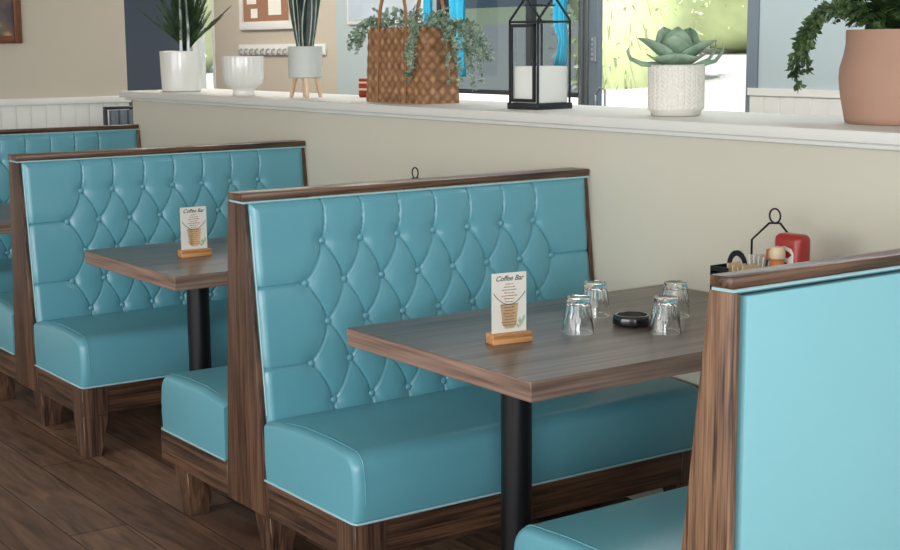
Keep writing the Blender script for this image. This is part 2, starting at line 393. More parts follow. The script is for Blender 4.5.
def backrest_mesh():
    z0, z1, ya, yb = .40, 1.058, .0185, BL-.0185
    ny, nz = 560, 290
    Yg, Zg = np.meshgrid(np.linspace(ya, yb, ny), np.linspace(z0, z1, nz))
    Rg = (RZ[0]-Zg)
    d = np.full(Yg.shape, 9.)
    for a, b in tuft_segments():
        ay, az, by, bz = a[0], a[1]*.1173, b[0], b[1]*.1173
        vy, vz = by-ay, bz-az; L2 = vy*vy+vz*vz
        t = np.clip(((Yg-ay)*vy+(Rg-az)*vz)/L2, 0, 1)
        dd = np.hypot(Yg-ay-t*vy, Rg-az-t*vz)
        soft = 0
        d = np.minimum(d, dd)
    h = .0042*(1-(1-np.clip(d/.05, 0, 1))**2)+.0075*(1-(1-np.clip(d/.0062, 0, 1))**2)
    btn = []
    for r in range(5):
        for j in (range(7) if r % 2 == 0 else range(8)): btn.append((Y1+(j if r % 2 == 0 else j-.5)*S, RZ[r]))
    db = np.full(Yg.shape, 9.)
    for by, bz in btn: db = np.minimum(db, np.hypot(Yg-by, Zg-bz))
    h -= .0085*np.exp(-(db/.028)**2)+.003*np.exp(-(db/.013)**2)
    # crease only shallow near borders
    e = np.minimum(np.minimum(Yg-ya, yb-Yg), z1-Zg)
    h = h-.014*(1-np.clip(e/.028, 0, 1))**2
    top = np.clip((Zg-RZ[0])/.1, 0, 1); h = h+top*.004
    Xg = .044+(1.045-Zg)*.11+h
    b = MB(); b.v = list(zip(Xg.ravel().tolist(), Yg.ravel().tolist(), Zg.ravel().tolist()))
    for i in range(nz-1):
        for k in range(ny-1):
            a = i*ny+k; b.f.append((a, a+1, a+ny+1, a+ny))
    n0 = len(b.v)                            # a closed back so that the cushion is a solid
    b.v += [(.01, ya, z0), (.01, yb, z0), (.01, yb, z1), (.01, ya, z1)]
    b.f.append((n0+3, n0+2, n0+1, n0))
    b.f.append(tuple([n0, n0+1]+[k for k in range(ny-1, -1, -1)]))
    b.f.append(tuple([n0+2, n0+3]+[(nz-1)*ny+k for k in range(ny)]))
    b.f.append(tuple([n0+3, n0]+[i*ny for i in range(nz)]))
    b.f.append(tuple([n0+1, n0+2]+[i*ny+ny-1 for i in range(nz-1, -1, -1)]))
    b.mi = [0]*len(b.f)
    return b, btn
def seat_profile(x0=.128, x1=.62, zb=.264, zt=.452):
    pr = [(x0, zb), (x1-.004, zb)]
    r = .048
    pr += [(x1+.006*math.sin(PI*t), zb+.01+(zt-r-zb-.01)*t) for t in (0, .33, .66)]
    pr += [(x1-r+r*math.cos(a), zt-r+r*math.sin(a)) for a in [PI/2*k/7 for k in range(8)]]
    pr += [(x1-.16, zt+.006), (x1-.3, zt+.006), (x0+.08, zt-.004), (x0, zt-.014)]
    return pr
def make_seat(parent, sgn, y0=0.003, x0=.128, x1=.62):
    pr = seat_profile(x0, x1); b = MB(); r = .03; n = len(pr); c = (sum(p[0] for p in pr)/n, .36)
    rings = []
    for k in range(6):                      # rounded aisle end
        a = PI/2*(1-k/5); rings.append((y0+r*(1-math.sin(a)), r*(1-math.cos(a))))
    ys = rings+[(y0+.3, 0), (y0+.7, 0), (y0+1.1, 0)]+[(BL-.01-yy+y0, ins) for yy, ins in reversed(rings)]
    vs = []
    for yy, ins in ys:
        for (px, pz) in pr:
            k = ins*.55
            qx = px-(k if px > x1-.2 else 0)*(1 if px > x1-.1 else .5); qz = pz-(k if pz > .38 else 0)
            vs.append((qx*sgn, yy, qz))
    fs = [(i*n+k, i*n+(k+1) % n, (i+1)*n+(k+1) % n, (i+1)*n+k) for i in range(len(ys)-1) for k in range(n)]
    fs += [tuple(reversed(range(n))), tuple(range((len(ys)-1)*n, len(ys)*n))]
    if sgn > 0: fs = [tuple(reversed(q)) for q in fs]
    b.add(vs, fs); s = b.build('seat', vinyl, parent, smooth=True, angle=60)
    p = MB()
    zb = .266
    p.tube([(x0*sgn, y0-.002, zb), ((x1-.012)*sgn, y0-.002, zb), ((x1+.001)*sgn, y0+.004, zb), ((x1+.003)*sgn, y0+.016, zb), ((x1+.003)*sgn, y0+BL-.03, zb)], .0034, 6)
    p.build('piping', piping_m, s, smooth=True)
    seam = [(q[0]*sgn, y0+.030, q[1]) for q in pr[3:-1]]
    sm = MB().tube([(a[0], a[1], a[2]+.0002) for a in seam], .0016, 5); sm.build('seam', vinyl, s, smooth=True)
    return s
def make_leg(parent, x, y, wx=.05, wy=.05, in_x=0, in_y=0, top=.262):
    b = MB(); h = .155; tx, ty = wx*.64, wy*.64
    ox, oy = in_x*(wx-tx), in_y*(wy-ty)
    b.hexa([(x-tx+ox, y-ty+oy, 0), (x+tx+ox, y-ty+oy, 0), (x+tx+ox, y+ty+oy, 0), (x-tx+ox, y+ty+oy, 0), (x-wx, y-wy, h), (x+wx, y-wy, h), (x+wx, y+wy, h), (x-wx, y+wy, h)])
    if top > h+.01: b.box(x-wx, x+wx, y-wy, y+wy, h, top)
    return b.build('leg', wood_z, parent, bevel=.002, bseg=1)
bb, BTN = backrest_mesh()
def make_bench(kind):
    """kind: 'double' has a seat each side; 'single' has one, on +x, with a flat back"""
    t = thing('booth_bench', (0, 0, 0), 0, 'booth', 'booth bench')
    lb, lt = (-.116, -.054) if kind == 'double' else (-.036, -.036)
    rt, rb_ = (.040, .148) if kind == 'double' else (.025, .130)
    for y0, y1 in ((0, .018), (BL-.018, BL)):
        e = MB().prism_y([(lb, .155), (rb_, .155), (rt, 1.058), (lt, 1.058)], y0, y1)
        e.build('end_panel', oak_z if kind == 'single' else wood_z, t, bevel=.003, bseg=2)
    MB().hexa([(lb+.012, .022, .16), (.07, .022, .16), (.07, BL-.022, .16), (lb+.012, BL-.022, .16), (lt+.012, .022, 1.05), (.02, .022, 1.05), (.02, BL-.022, 1.05), (lt+.012, BL-.022, 1.05)]).build('back_frame', wood_z, t)
    rl = -.042 if kind == 'double' else -.037
    rr_ = .051 if kind == 'double' else .018
    rail = MB().box(rl, rr_, -.006, BL, 1.065, 1.0865).build('top_rail', wood_y, t, bevel=.003)
    MB().tube([(rl+.004, BL, 1.0605), (rl+.004, 0, 1.0605), (rr_-.003, 0, 1.0605), (rr_-.003, BL, 1.0605)], .0034, 6).build('piping', piping_m, rail, smooth=True)
    br = bb.build('backrest', vinyl, t, smooth=True, angle=70)
    if kind == 'single': br.location.x = -.022
    p = MB()
    p.tube([(plane_x(z)+.001, .022, z) for z in (.45, .7, 1.045)], .003, 6).build('welt', piping_m, br, smooth=True)
    bm_ = None
    for by, bz in BTN:
        if bm_ is None:
            q = MB().lathe([(.011, -.004), (.0122, 0), (.0112, .005), (.007, .0082), (.001, .0092)], 14)
            bm_ = q.build('button', vinyl, br, smooth=True, angle=70); o = bm_
        else:
            o = bm_.copy(); COL.objects.link(o)
        o.location = (plane_x(bz)-.0045, by, bz); o.rotation_euler = (0, PI/2, 0)
    make_seat(t, 1)
    def apron(sg):
        f = MB(); f.box(min(.12*sg, .60*sg), max(.12*sg, .60*sg), .004, .026, .158, .262); f.build('apron', wood_x, t, bevel=.002, bseg=1)
        f = MB(); f.box(min(.59*sg, .612*sg), max(.59*sg, .612*sg), .03, BL-.01, .158, .262); f.build('apron', wood_y, t, bevel=.002, bseg=1)
    apron(1)
    make_leg(t, .568, .052, in_x=1, in_y=-1); make_leg(t, .568, BL-.055, in_x=1); make_leg(t, .055, .075, top=.155); make_leg(t, .055, BL-.06, top=.155)
    if kind == 'double':
        c = MB(); c.hexa([(-.06, .022, .42), (-.02, .022, .42), (-.02, BL-.022, .42), (-.06, BL-.022, .42), (-.045, .022, 1.048), (-.01, .022, 1.048), (-.01, BL-.022, 1.048), (-.045, BL-.022, 1.048)])
        c.hexa([(-.125, .026, .42), (-.02, .026, .42), (-.02, BL-.026, .42), (-.125, BL-.026, .42), (-.062, .026, 1.045), (-.02, .026, 1.045), (-.02, BL-.026, 1.045), (-.062, BL-.026, 1.045)])
        c.build('backrest', vinyl, t, bevel=.006)
        make_seat(t, -1, x1=.592); apron(-1)
        make_leg(t, -.475, .062, top=.155); make_leg(t, -.475, BL-.055, top=.155)
    else:
        MB().box(lb-.006, lb+.014, .03, BL-.024, .19, 1.05).build('back_panel', vin_flat, t, bevel=.002)
    return t
G = 'turquoise tufted booth benches'
bench_a = make_bench('double'); bench_a.location = (-3.72, 1.88, 0)
bench_a['label'] = 'double-sided turquoise button-tufted booth bench in the middle, beside the table with four upturned glasses'; bench_a['group'] = G
dup(bench_a, (-5.625, 1.88, 0), 'double-sided turquoise tufted booth bench behind the table that holds only a menu card', G)
bench_d = make_bench('single'); bench_d.location = (-7.405, 1.88, 0); bench_d['group'] = G
bench_d['label'] = 'farthest turquoise booth bench, mostly hidden, in front of the white beadboard wall'
# near bench: seat faces the other way, flat upholstered back towards the camera
bench_c = copy_tree(bench_d); bench_c.location = (-1.821, 1.88, 0)
flipped = {}
def flip_x(o):
    for ch in o.children:
        if ch.data not in flipped:
            me = ch.data.copy(); flipped[ch.data] = me
            if ch.name.startswith('button'): pass
            else: me.transform(Matrix.Scale(-1, 4, (1, 0, 0))); me.flip_normals()
        ch.data = flipped[ch.data]; ch.location.x *= -1
        if ch.name.startswith('button'): ch.rotation_euler = (0, -PI/2, 0)
        flip_x(ch)
flip_x(bench_c)
bench_c['label'] = 'nearest booth bench at right, flat pale turquoise back panel and streaky oak end'

# ------------------------------------------------------------ tables
def make_table():
    t = thing('restaurant_table', (0, 0, 0), 0, 'table', 'table', 'grey-brown laminate tables between the benches')
    MB().box(-.4, .4, 0, 1.17, .697, .745).build('tabletop_edge', lam_edge, t, bevel=.002, bseg=1)
    MB().box(-.3995, .3995, .0005, 1.1695, .744, .7462).build('tabletop', lam_y, t, bevel=.0008, bseg=1)
    for y in (.27, 1.05):
        p = MB().tube([(0, y, .012), (0, y, .70)], .041, 28).build('pedestal', black_m, t, smooth=True, angle=50)
        fw = .28 if y < .5 else .10; MB().box(-fw, fw, y-.045, y+.045, 0, .014).build('foot', black_m, t, bevel=.004)
        MB().box(-.18, .18, y-.05, y+.05, .685, .697).build('mounting_plate', black_m, t)
    return t
tab = make_table(); tab.location = (-2.90, 1.988, 0); tab['label'] = 'large grey-brown laminate table holding the upturned glasses and black dish'
dup(tab, (-4.80, 1.99, 0), 'grey-brown laminate table in the second booth with only a menu card in view')
dup(tab, (-6.66, 1.99, 0), 'farthest laminate table, only a sliver showing at the left edge')

# ------------------------------------------------------------ menu cards in wooden bases
def text_mesh(txt, size, mat, parent, loc, rot, name, shear=.0, weight=0):
    c = bpy.data.curves.new(name, 'FONT'); c.body = txt; c.size = size; c.align_x = 'CENTER'; c.extrude = .0002; c.shear = shear; c.offset = weight
    o = bpy.data.objects.new('tmp', c); COL.objects.link(o)
    bpy.context.view_layer.update()
    me = bpy.data.meshes.new_from_object(o.evaluated_get(bpy.context.evaluated_depsgraph_get())); bpy.data.objects.remove(o)
    me.materials.clear(); me.materials.append(mat)
    q = bpy.data.objects.new(name, me); COL.objects.link(q); q.location = loc; q.rotation_euler = rot; q.parent = parent
    return q
ink = plain('card_ink', '#3c3a38', .7); brown_ink = plain('card_brown', '#a97648', .8, vary=.2, scale=80); tan_ink = plain('card_tan', '#d9b98f', .8, vary=.2, scale=90); green_ink = plain('card_green', '#a8c2a6', .8, vary=.3, scale=90)
def make_card():
    # stands facing +x; x runs out of the card, y along it
    t = thing('menu_card', (0, 0, 0), 0, 'card', 'menu card', 'menu cards in wooden stands')
    MB().box(-.021, .021, -.0575, .0575, 0, .026).build('wooden_base', oak_h, t, bevel=.002)
    c = MB().box(-.0025, .0005, -.050, .050, .0262, .180).build('card', paper_m, t)
    MB().box(.0006, .0022, -.0508, .0508, .0262, .181).build('clear_cover', acrylic, t)
    R_ = (PI/2, 0, PI/2)
    x = .0008
    text_mesh('Coffee Bar', .0185, ink, t, (x, 0, .160), R_, 'title_lettering', shear=.35, weight=.0002)
    rr = random.Random(3); ln = MB(); ln2 = MB()
    for k in range(15):                      # the card's fine print, too small to read
        z = .150-k*.0076; half = rr.uniform(.012, .030) if k % 3 else rr.uniform(.010, .016); y = -half
        tgt = ln if k > 5 else ln2
        while y < half:
            wd = rr.uniform(.003, .008); tgt.box(x, x+.0003, y, min(y+wd, half), z, z+rr.uniform(.0018, .0032)); y += wd+.0016
    ln.build('menu_print', brown_ink, c); ln2.build('menu_print', brown_ink, c)
    cup = MB()                               # a pale cup drawing behind the print
    cup.prism_x = None
    pts = [(-.026, .10), (-.020, .045), (-.010, .036), (.012, .036), (.021, .045), (.027, .10)]
    cup.add([(x-.0002, y, z) for y, z in pts], [tuple(range(6))]); cup.build('cup_picture', tan_ink, c)
    cb = MB(); cb.tube([(x, -.046+.02*math.sin(a)*0+.092*k/10-.0, .098+.034*abs(k/10-.5)*2*abs(k/10-.5)*2*.9) for k, a in zip(range(11), range(11))], .0011, 4)
    cb.build('cup_rim', ink, c)
    lf = MB()
    for k in range(7): lf.leaf((x, .028+.002*k, .036+.003*k), (0, rr.uniform(-1, 1), 1), (1, 0, 0), .016, .007, fold=.02)
    lf.build('leaf_picture', green_ink, c)
    return t
CZ = .7464
c1 = make_card(); c1.location = (-2.880, 2.2195, CZ); c1.rotation_euler = (0, 0, -.14)
c1['label'] = 'white Coffee Bar menu card in a wooden base beside the upturned glasses'
dup(c1, (-4.798, 2.253, CZ), 'white Coffee Bar menu card in a wooden base on the second table', rz=-.05)

# ------------------------------------------------------------ upturned tumblers, dish
def make_glass():
    b = MB(); NF = 10
    def rad(r, z, t, i):
        if .030 < z < .088 and i < 12:
            a = (t % (2*PI/NF))-PI/NF; k = math.cos(PI/NF)/math.cos(a)
            u = min(1, (z-.030)/.012, (.088-z)/.006); return r*(1-u+u*(k*.955+.045*(abs(a)/(PI/NF))**3))
        return r
    outer = [(.0425, 0), (.0432, .003), (.0415, .012), (.0402, .024), (.0395, .032), (.0392, .042), (.0372, .055), (.035, .070), (.0328, .082), (.0315, .088), (.0322, .0905), (.0318, .094), (.030, .0955)]
    inner = [(.015, .0925), (.001, .092)]
    outer = outer+inner
    b.lathe([(.001, .080), (.020, .079), (.0265, .074), (.0300, .060), (.0345, .040), (.0375, .020), (.0400, .0)][::1]+outer, 80, rad=lambda r, z, t, i: rad(r, z, t, i-7) if i >= 7 else r, close=False)
    return b.build('drinking_glass', glass_m, smooth=True, angle=35)
g = make_glass(); GG = 'upturned faceted glasses'
tag(g, 'clear faceted glass upside down, front one of the left pair beside the black dish', 'glass', GG); g.location = (-2.870, 2.441, CZ)
for loc, lab in (((-3.022, 2.632, CZ), 'clear faceted glass upside down, rear one of the left pair near the bench'),
                 ((-2.730, 2.622, CZ), 'clear faceted glass upside down, front one of the pair right of the black dish'),
                 ((-2.885, 2.808, CZ), 'clear faceted glass upside down, rear one of the pair right of the black dish')):
    q = g.copy(); COL.objects.link(q); q.location = loc; q['label'] = lab
b = MB(); oc = lambda r: [(r*math.cos(PI/8+k*PI/4), r*math.sin(PI/8+k*PI/4)) for k in range(8)]
b.lathe([(.044, 0), (.053, .004), (.053, .022), (.050, .029), (.043, .029), (.040, .010), (.001, .009)], 8, close=False); b.f.append(tuple(reversed(range(8)))); b.mi.append(0)
o = b.build('ashtray', black_g, bevel=.0015, bseg=2); o.location = (-2.862, 2.625, CZ); o.rotation_euler = (0, 0, .63+PI/8)
tag(o, 'black glossy octagonal dish between the two pairs of upturned glasses', 'dish')

# ------------------------------------------------------------ condiments by the wall
def make_caddy():
    t = thing('condiment_caddy', (0, 0, 0), 0, 'caddy', 'caddy', 'black wire condiment caddies')
    MB().box(-.085, .085, -.05, .05, .004, .008).build('tray', black_m, t)
    rk = MB()
    for z in (.03, .085):
        rk.tube([(-.085, -.05, z), (.085, -.05, z), (.085, .05, z), (-.085, .05, z)], .0022, 6, closed=True)
    for x in (-.085, 0, .085):
        for y in (-.05, .05): rk.tube([(x, y, .0), (x, y, .085)], .0022, 6)
    rk.build('rack', black_m, t, smooth=True)
    MB().tube([(-.084, 0, .008), (-.084, 0.0, .199), (-.020, 0, .252), (.020, 0, .255), (.084, 0, .199), (.084, 0, .008)], .0033, 8).build('handle', black_m, t, smooth=True)
    MB().tube([(.020*math.cos(a), 0, .274+.020*math.sin(a)) for a in [2*PI*k/24 for k in range(24)]], .0027, 8, closed=True).build('ring', black_m, t, smooth=True)
    return t
ca = make_caddy(); ca.location = (-2.755, 3.06, CZ); ca['label'] = 'black wire condiment caddy with ring handle behind the nearest bench rail'
dup(ca, (-4.554, 3.06, CZ), 'black wire caddy showing only its small ring above the middle bench rail')
# red squeeze container
t = thing('sauce_bottle', (-2.606, 2.965, CZ), 0, 'red plastic sauce container with white label standing against the beige wall', 'bottle')
b = MB().box(-.045, .047, -.028, .028, 0, .247); b.build('body', red_m, t, bevel=.017, bseg=4)
b = MB(); pr = [(-.036, .135), (.014, .135), (.014, .198), (.006, .210), (-.018, .216), (-.036, .212)]
lb = b.prism_y(pr, -.0292, -.0279).build('label_panel', paper_m, t)
b = MB(); b.prism_y([(-.030, .190), (-.004, .184), (.009, .194), (-.002, .202), (-.020, .206)], -.0302, -.0291); b.prism_y([(-.028, .160), (-.022, .174), (-.006, .172), (-.002, .162)], -.0302, -.0291); b.build('label_emblem', red_m, lb); lb.location.x = .016
# bottle, jar, packets inside the caddy
t = thing('pepper_bottle', (-2.768, 3.06, CZ+.0085), 0, 'small dark bottle with orange-brown cap in the black wire caddy', 'bottle')
MB().lathe([(.012, 0), (.0125, .002), (.0125, .125), (.009, .136), (.009, .140)], 20).build('body', black_g, t, smooth=True)
MB().lathe([(.0115, .140), (.012, .142), (.012, .168), (.010, .171), (.001, .171)], 20).build('cap', amber_m, t, smooth=True)
t = thing('syrup_jar', (-2.606, 2.908, CZ), 0, 'small amber jar with round cream lid in front of the red sauce container', 'jar')
MB().lathe([(.018, 0), (.019, .003), (.019, .178), (.015, .184)], 24).build('body', amber_m, t, smooth=True)
MB().lathe([(.019, .1845), (.021, .187), (.021, .205), (.016, .216), (.001, .219)], 24).build('lid', plain('cream_lid', '#d8c2a2', .5), t, smooth=True)
for k in range(4):
    o = MB().box(-.0018, .0018, -.022, .022, 0, .150).build('sweetener_packet', paper_m); o.location = (-2.815+.008*k, 3.06, CZ+.0085); o.rotation_euler = (0, .06*(k-1.5), .1)
    tag(o, 'white paper packet standing in the left end of the black wire caddy', 'packet', 'white packets in the wire caddy')
# black sugar caddy
t = thing('sugar_caddy', (-2.690, 2.85, CZ), 0, 'black metal box with arched handle beside the wire caddy, behind the nearest bench', 'caddy')
b = MB(); b.box(-.065, .065, -.04, .04, 0, .004); b.box(-.065, -.062, -.04, .04, 0, .158); b.box(.062, .065, -.04, .04, 0, .145)
b.box(-.065, .065, -.04, -.037, 0, .145); b.box(-.065, .065, .037, .04, 0, .145); b.box(-.065, .000, -.04, -.037, .14, .158); b.build('box', black_m, t)
arc = [(.036*math.cos(a)-.042, .041, .150+.045*math.sin(a)) for a in [PI*k/10 for k in range(11)]]
b = MB()
for i in range(10):
    (x0, y0, z0), (x1, y1, z1) = arc[i], arc[i+1]; k = .66
    q0 = ((x0+.042)*k-.042, .150+(z0-.150)*k); q1 = ((x1+.042)*k-.042, .150+(z1-.150)*k)
    b.hexa([(x0, .037, z0), (x1, .037, z1), (q1[0], .037, q1[1]), (q0[0], .037, q0[1]), (x0, .042, z0), (x1, .042, z1), (q1[0], .042, q1[1]), (q0[0], .042, q0[1])])
b.build('handle', black_m, t)
pk = plain('kraft_packet', '#cbb493', .8)
for k in range(5):
    o = MB().box(-.0022, .0022, -.026, .026, 0, .165-.004*(k % 3)).build('sugar_packet', pk); o.location = (-2.688+.010*k, 2.848, CZ+.0045); o.rotation_euler = (0, .05*(k-2), .05)
    tag(o, 'tan sugar packet standing in the black metal box with arched handle', 'packet', 'tan packets in the black box')

# ------------------------------------------------------------ plants and decor on the ledge
LZ = 1.2652
def frond(b, pts, L, W, step=.02, droop=.2, start=.1, r=.0018, mat_stem=0, mat_leaf=0, taper=True, spread=.9, up=(0, 0, 1)):
    P = [Vector(p) for p in pts]; b.mat = mat_stem; b.tube(P, [r*(1-.6*i/(len(P)-1)) for i in range(len(P))], 5); b.mat = mat_leaf
    segs = [(P[i+1]-P[i]).length for i in range(len(P)-1)]; T = sum(segs); s = T*start; k = 0
    while s < T:
        a = 0
        for i, q in enumerate(segs):
            if a+q >= s: break
            a += q
        p = P[i].lerp(P[i+1], (s-a)/max(q, 1e-6)); d = (P[i+1]-P[i]).normalized(); sd = d.cross(Vector(up))
        sd = sd.normalized() if sd.length > .05 else d.orthogonal().normalized()
        u = s/T; l = L*(math.sin(PI*min(1, .18+.82*u))**.6 if taper else 1)+.003
        for sg in (-1, 1):
            v = (d*(1-spread*.6)+sd*sg*spread+Vector((0, 0, -droop))+Vector([random.uniform(-.12, .12) for _ in range(3)]))
            b.leaf(p, v, (d.x*.2, d.y*.2, 1) if abs(v.normalized().z) < .8 else (1, 0, 0), l, W*(.6+.4*l/L), n=2)
        s += step
# 1 palm in white pot
C = (-7.171, 3.327)
t = thing('potted_palm', (C[0], C[1], LZ), 0, 'feathery green palm in a wide plain white pot, leftmost on the ledge', 'plant')
MB().lathe([(.098, 0), (.104, .004), (.108, .10), (.111, .205), (.110, .212), (.105, .213), (.101, .205), (.100, .185)], 56).build('pot', white_g, t, smooth=True)
MB().lathe([(.001, .186), (.1, .186)], 40, close=False).build('soil', soil_m, t)
b = MB()
for k, (dx, dy) in enumerate(((.046, .022), (.030, -.012))): b.tube([(dx, dy, .18), (dx+.004, dy+.003, .33), (dx-.01, dy+.01*k, .48)], [.0085, .0075, .006], 10)
b.build('cane', cane_m, t, smooth=True)
b = MB()
for k in range(70):
    a = random.uniform(0, 2*PI); R_ = random.uniform(.03, .15) if k % 5 else random.uniform(.15, .24); h = random.uniform(.36, .8)
    cx, cy2 = math.cos(a), math.sin(a)
    frond(b, bez((.0, .035, .19), (cx*.02, .035+cy2*.02, .26), (cx*R_*.6, .03+cy2*R_*.6, h*.7), (cx*R_*1.05, .03+cy2*R_*1.05, h*.92), 12), .038, .0075, step=.009, droop=-.25, start=.12, r=.0014, spread=.75)
b.build('foliage', leaf_dark, t)
# 2 white ribbed goblet pot
C = (-6.307, 3.219)
t = MB(); t.lathe([(.050, 0), (.054, .003), (.052, .018), (.050, .026), (.070, .040), (.088, .058), (.094, .085), (.096, .12), (.099, .182), (.098, .188), (.093, .188), (.090, .18), (.086, .09), (.07, .055), (.001, .045)], 144,
       rad=lambda r, z, a, i: r*(1+(.022*abs(math.cos(12*a))**1.5 if (i in (5, 6, 7, 8, 9)) else 0)), close=False)
o = t.build('footed_planter', white_g, smooth=True, angle=70); o.location = (C[0], C[1]+.03, LZ); tag(o, 'empty white ribbed ceramic planter with a narrow foot, second from left on the ledge', 'planter')
# 3 snake plant in grey pot on wooden legs
C = (-5.865, 3.32)
t = thing('snake_plant', (C[0], C[1]+.02, LZ), 0, 'dark snake plant in a grey cylinder pot on pale wooden legs', 'plant')
MB().lathe([(.072, .088), (.078, .093), (.080, .225), (.079, .232), (.074, .232), (.072, .22)], 48).build('pot', grey_c, t, smooth=True)
for k in range(4):
    a = PI/4+k*PI/2+.35; c, s_ = math.cos(a), math.sin(a)
    MB().tube([(c*.068, s_*.068, 0), (c*.050, s_*.050, .09)], [.009, .014], 12).build('leg', oak_l, t, smooth=True, angle=50)
b = MB()
for k in range(11):
    a = 2.4*k; r0 = .006+.020*random.random(); lean = random.uniform(.03, .10); H = random.uniform(.36, .58); tw = random.uniform(0, PI)
    wd = random.uniform(.030, .042); L0 = Vector((r0*math.cos(a), r0*math.sin(a), .21)); n = 10
    vs = []; sd0 = Vector((math.cos(tw), math.sin(tw), 0)); fw = Vector((-math.sin(tw), math.cos(tw), 0))
    for i in range(n+1):
        u = i/n; c = L0+Vector((math.cos(a)*lean*u*u*1.3, math.sin(a)*lean*u*u*1.3, H*u)); wv = wd*(.18+.9*math.sin(PI*min(.98, .12+u*.86)))*(1 if u < .85 else (1-u)/.15+.02)
        sd = (sd0*math.cos(u*.7)+fw*math.sin(u*.7))
        nn = Vector((-sd.y, sd.x, 0))
        vs += [c-sd*wv+nn*wv*.3, c-sd*wv*.9+nn*wv*.22, c, c+sd*wv*.9+nn*wv*.22, c+sd*wv+nn*wv*.3]
    for i in range(n):
        for j in range(4):
            b.mat = 1 if j in (0, 3) else 0
            o_ = len(b.v) if (i == 0 and j == 0) else o_
            if i == 0 and j == 0: b.v += [tuple(p) for p in vs]
            q = i*5+j+o_; b.f.append((q, q+1, q+6, q+5)); b.mi.append(b.mat)
b.build('leaves', [leaf_snake, leaf_edge], t, solid=.0025)
# 4 woven basket bag with eucalyptus
BX, BY = -5.254, 3.29
t = thing('woven_basket', (BX, BY, LZ), 0, 'brown woven seagrass basket bag on the ledge, filled with trailing greenery', 'basket')
def basket_mesh():
    b = MB(); Lx, Ly, H = .44, .16, .300; nu, nv = 40, 24
    per = []
    for i in range(nu): per.append((i/nu*Lx, 0))
    for i in range(24): per.append((Lx, i/24*Ly))
    for i in range(nu): per.append((Lx-i/nu*Lx, Ly))
    for i in range(24): per.append((0, Ly-i/24*Ly))
    n = len(per); vs = []
    for j in range(nv+1):
        z = H*j/nv; tp = 1-.07*(j/nv)
        for i, (x, y) in enumerate(per):
            cx, cy2 = Lx/2, Ly/2; u = (x+y)
            q = .0009*abs(math.sin(PI/.05*(u+z)))*abs(math.sin(PI/.05*(u-z)))*3
            qx = cx+(x-cx)*tp; qy = cy2+(y-cy2)*tp
            dx, dy = (x-cx)/(Lx/2), (y-cy2)/(Ly/2); 
            nx, ny = (dx if abs(dx) > .98 else 0), (dy if abs(dy) > .98 else 0)
            vs.append((qx+nx*q, qy+ny*q, z))
    fs = [(j*n+i, j*n+(i+1) % n, (j+1)*n+(i+1) % n, (j+1)*n+i) for j in range(nv) for i in range(n)]
    b.add(vs, fs+[tuple(reversed(range(n)))]); return b
bk = basket_mesh().build('basket_body', weave_m, t, smooth=True, angle=80, solid=.006); bk.location = (0, 0, 0)
b = MB(); rim = [(.015, .006, .30), (.425, .006, .30), (.425, .164, .30), (.015, .164, .30)]
for k in range(4):
    p, q = Vector(rim[k]), Vector(rim[(k+1) % 4]); nn = int((q-p).length/.022)
    for i in range(nn):
        c = p.lerp(q, (i+.5)/nn); d = (q-p).normalized(); b.tube([c-d*.012-Vector((0, 0, .007)), c+d*.002+Vector((0, 0, .004)), c+d*.012+Vector((0, 0, -.004))], .0045, 6)
b.build('woven_rim', weave_m, t, smooth=True)
for yy, nm in ((-.008, 'front'), (.178, 'back')):
    h = MB(); xa, xb = .095, .305
    ys = lambda z: yy*(1 if z > .0 else 1)
    h.tube([(xa, yy-.002, .002), (xa, yy+.004, .15), (xa+.002, yy+.009, .31)], .0032, 6); h.tube([(xb, yy-.002, .002), (xb, yy+.004, .15), (xb-.002, yy+.009, .31)], .0032, 6)
    h.tube(bez((xa+.002, yy+.009, .31), (xa+.01, yy+.02, .55), (xb-.01, yy+.02, .55), (xb-.002, yy+.009, .31), 16), [.004]+[.0075]*15+[.004], 8)
    h.build('handle', rope_m, t, smooth=True)
b = MB()
def sprig(pts, L=.0155, step=.0075, W=.0165):
    P = [Vector(p) for p in pts]; b.tube(P, [.0011]*len(P), 4)
    for i in range(len(P)-1):
        n = max(1, int((P[i+1]-P[i]).length/step))
        for q in range(n):
            for _ in range(2):
                p = P[i].lerp(P[i+1], (q+random.random())/n); d = Vector((random.gauss(0, 1), random.gauss(0, 1), random.gauss(.3, .8)))
                b.leaf(p+d.normalized()*.004, d, (random.random()-.5, -.6, random.random()), L*random.uniform(.7, 1.15), W*random.uniform(.7, 1.1), n=3, fold=.12)
o0 = Vector((BX, BY, LZ))
rnd = random.Random(5)
def rel(x, y, z): return Vector((x, y, z))
for k in range(26):                           # low tufts over the rim
    x = rnd.uniform(.03, .41); y = rnd.uniform(.02, .15); a = rnd.uniform(0, 2*PI)
    hh = rnd.uniform(.03, .085)
    sprig(bez((x, y, .27), (x, y, .30), (x+.02*math.cos(a), y+.02*math.sin(a), .31+hh*.6), (x+.05*math.cos(a), y+.05*math.sin(a), .30+hh), 6), .02)
for k in range(6):                            # left overhang
    sprig(bez((.04, .02+.02*k, .28), (0, .01, .37), (-.08, .0+.02*k, .33+.01*k), (-.12-.03*rnd.random(), -.01+.012*k, .19+.05*rnd.random()), 10))
for k in range(5):                            # the trail down the front corner side
    x = .352+.009*k
    sprig(bez((x, .03, .28), (x, .01, .36), (x, -.035+.002*k, .30), (x-.002, -.022, .08+.016*k), 12), .018, .009, .012)
for k in range(16):                           # right mass
    yy = .05+.012*k
    sprig(bez((.40, .03+.008*k, .28), (.45, yy, .37+.02*rnd.random()), (.485+.02*rnd.random(), yy+.02, .30), (.475+.035*rnd.random(), yy+.02+.05*rnd.random(), rnd.uniform(.05, .22)), 10))
b.build('eucalyptus', leaf_euc, t)
MB().box(.02, .42, .012, .158, .20, .26).build('filling', soil_m, t)
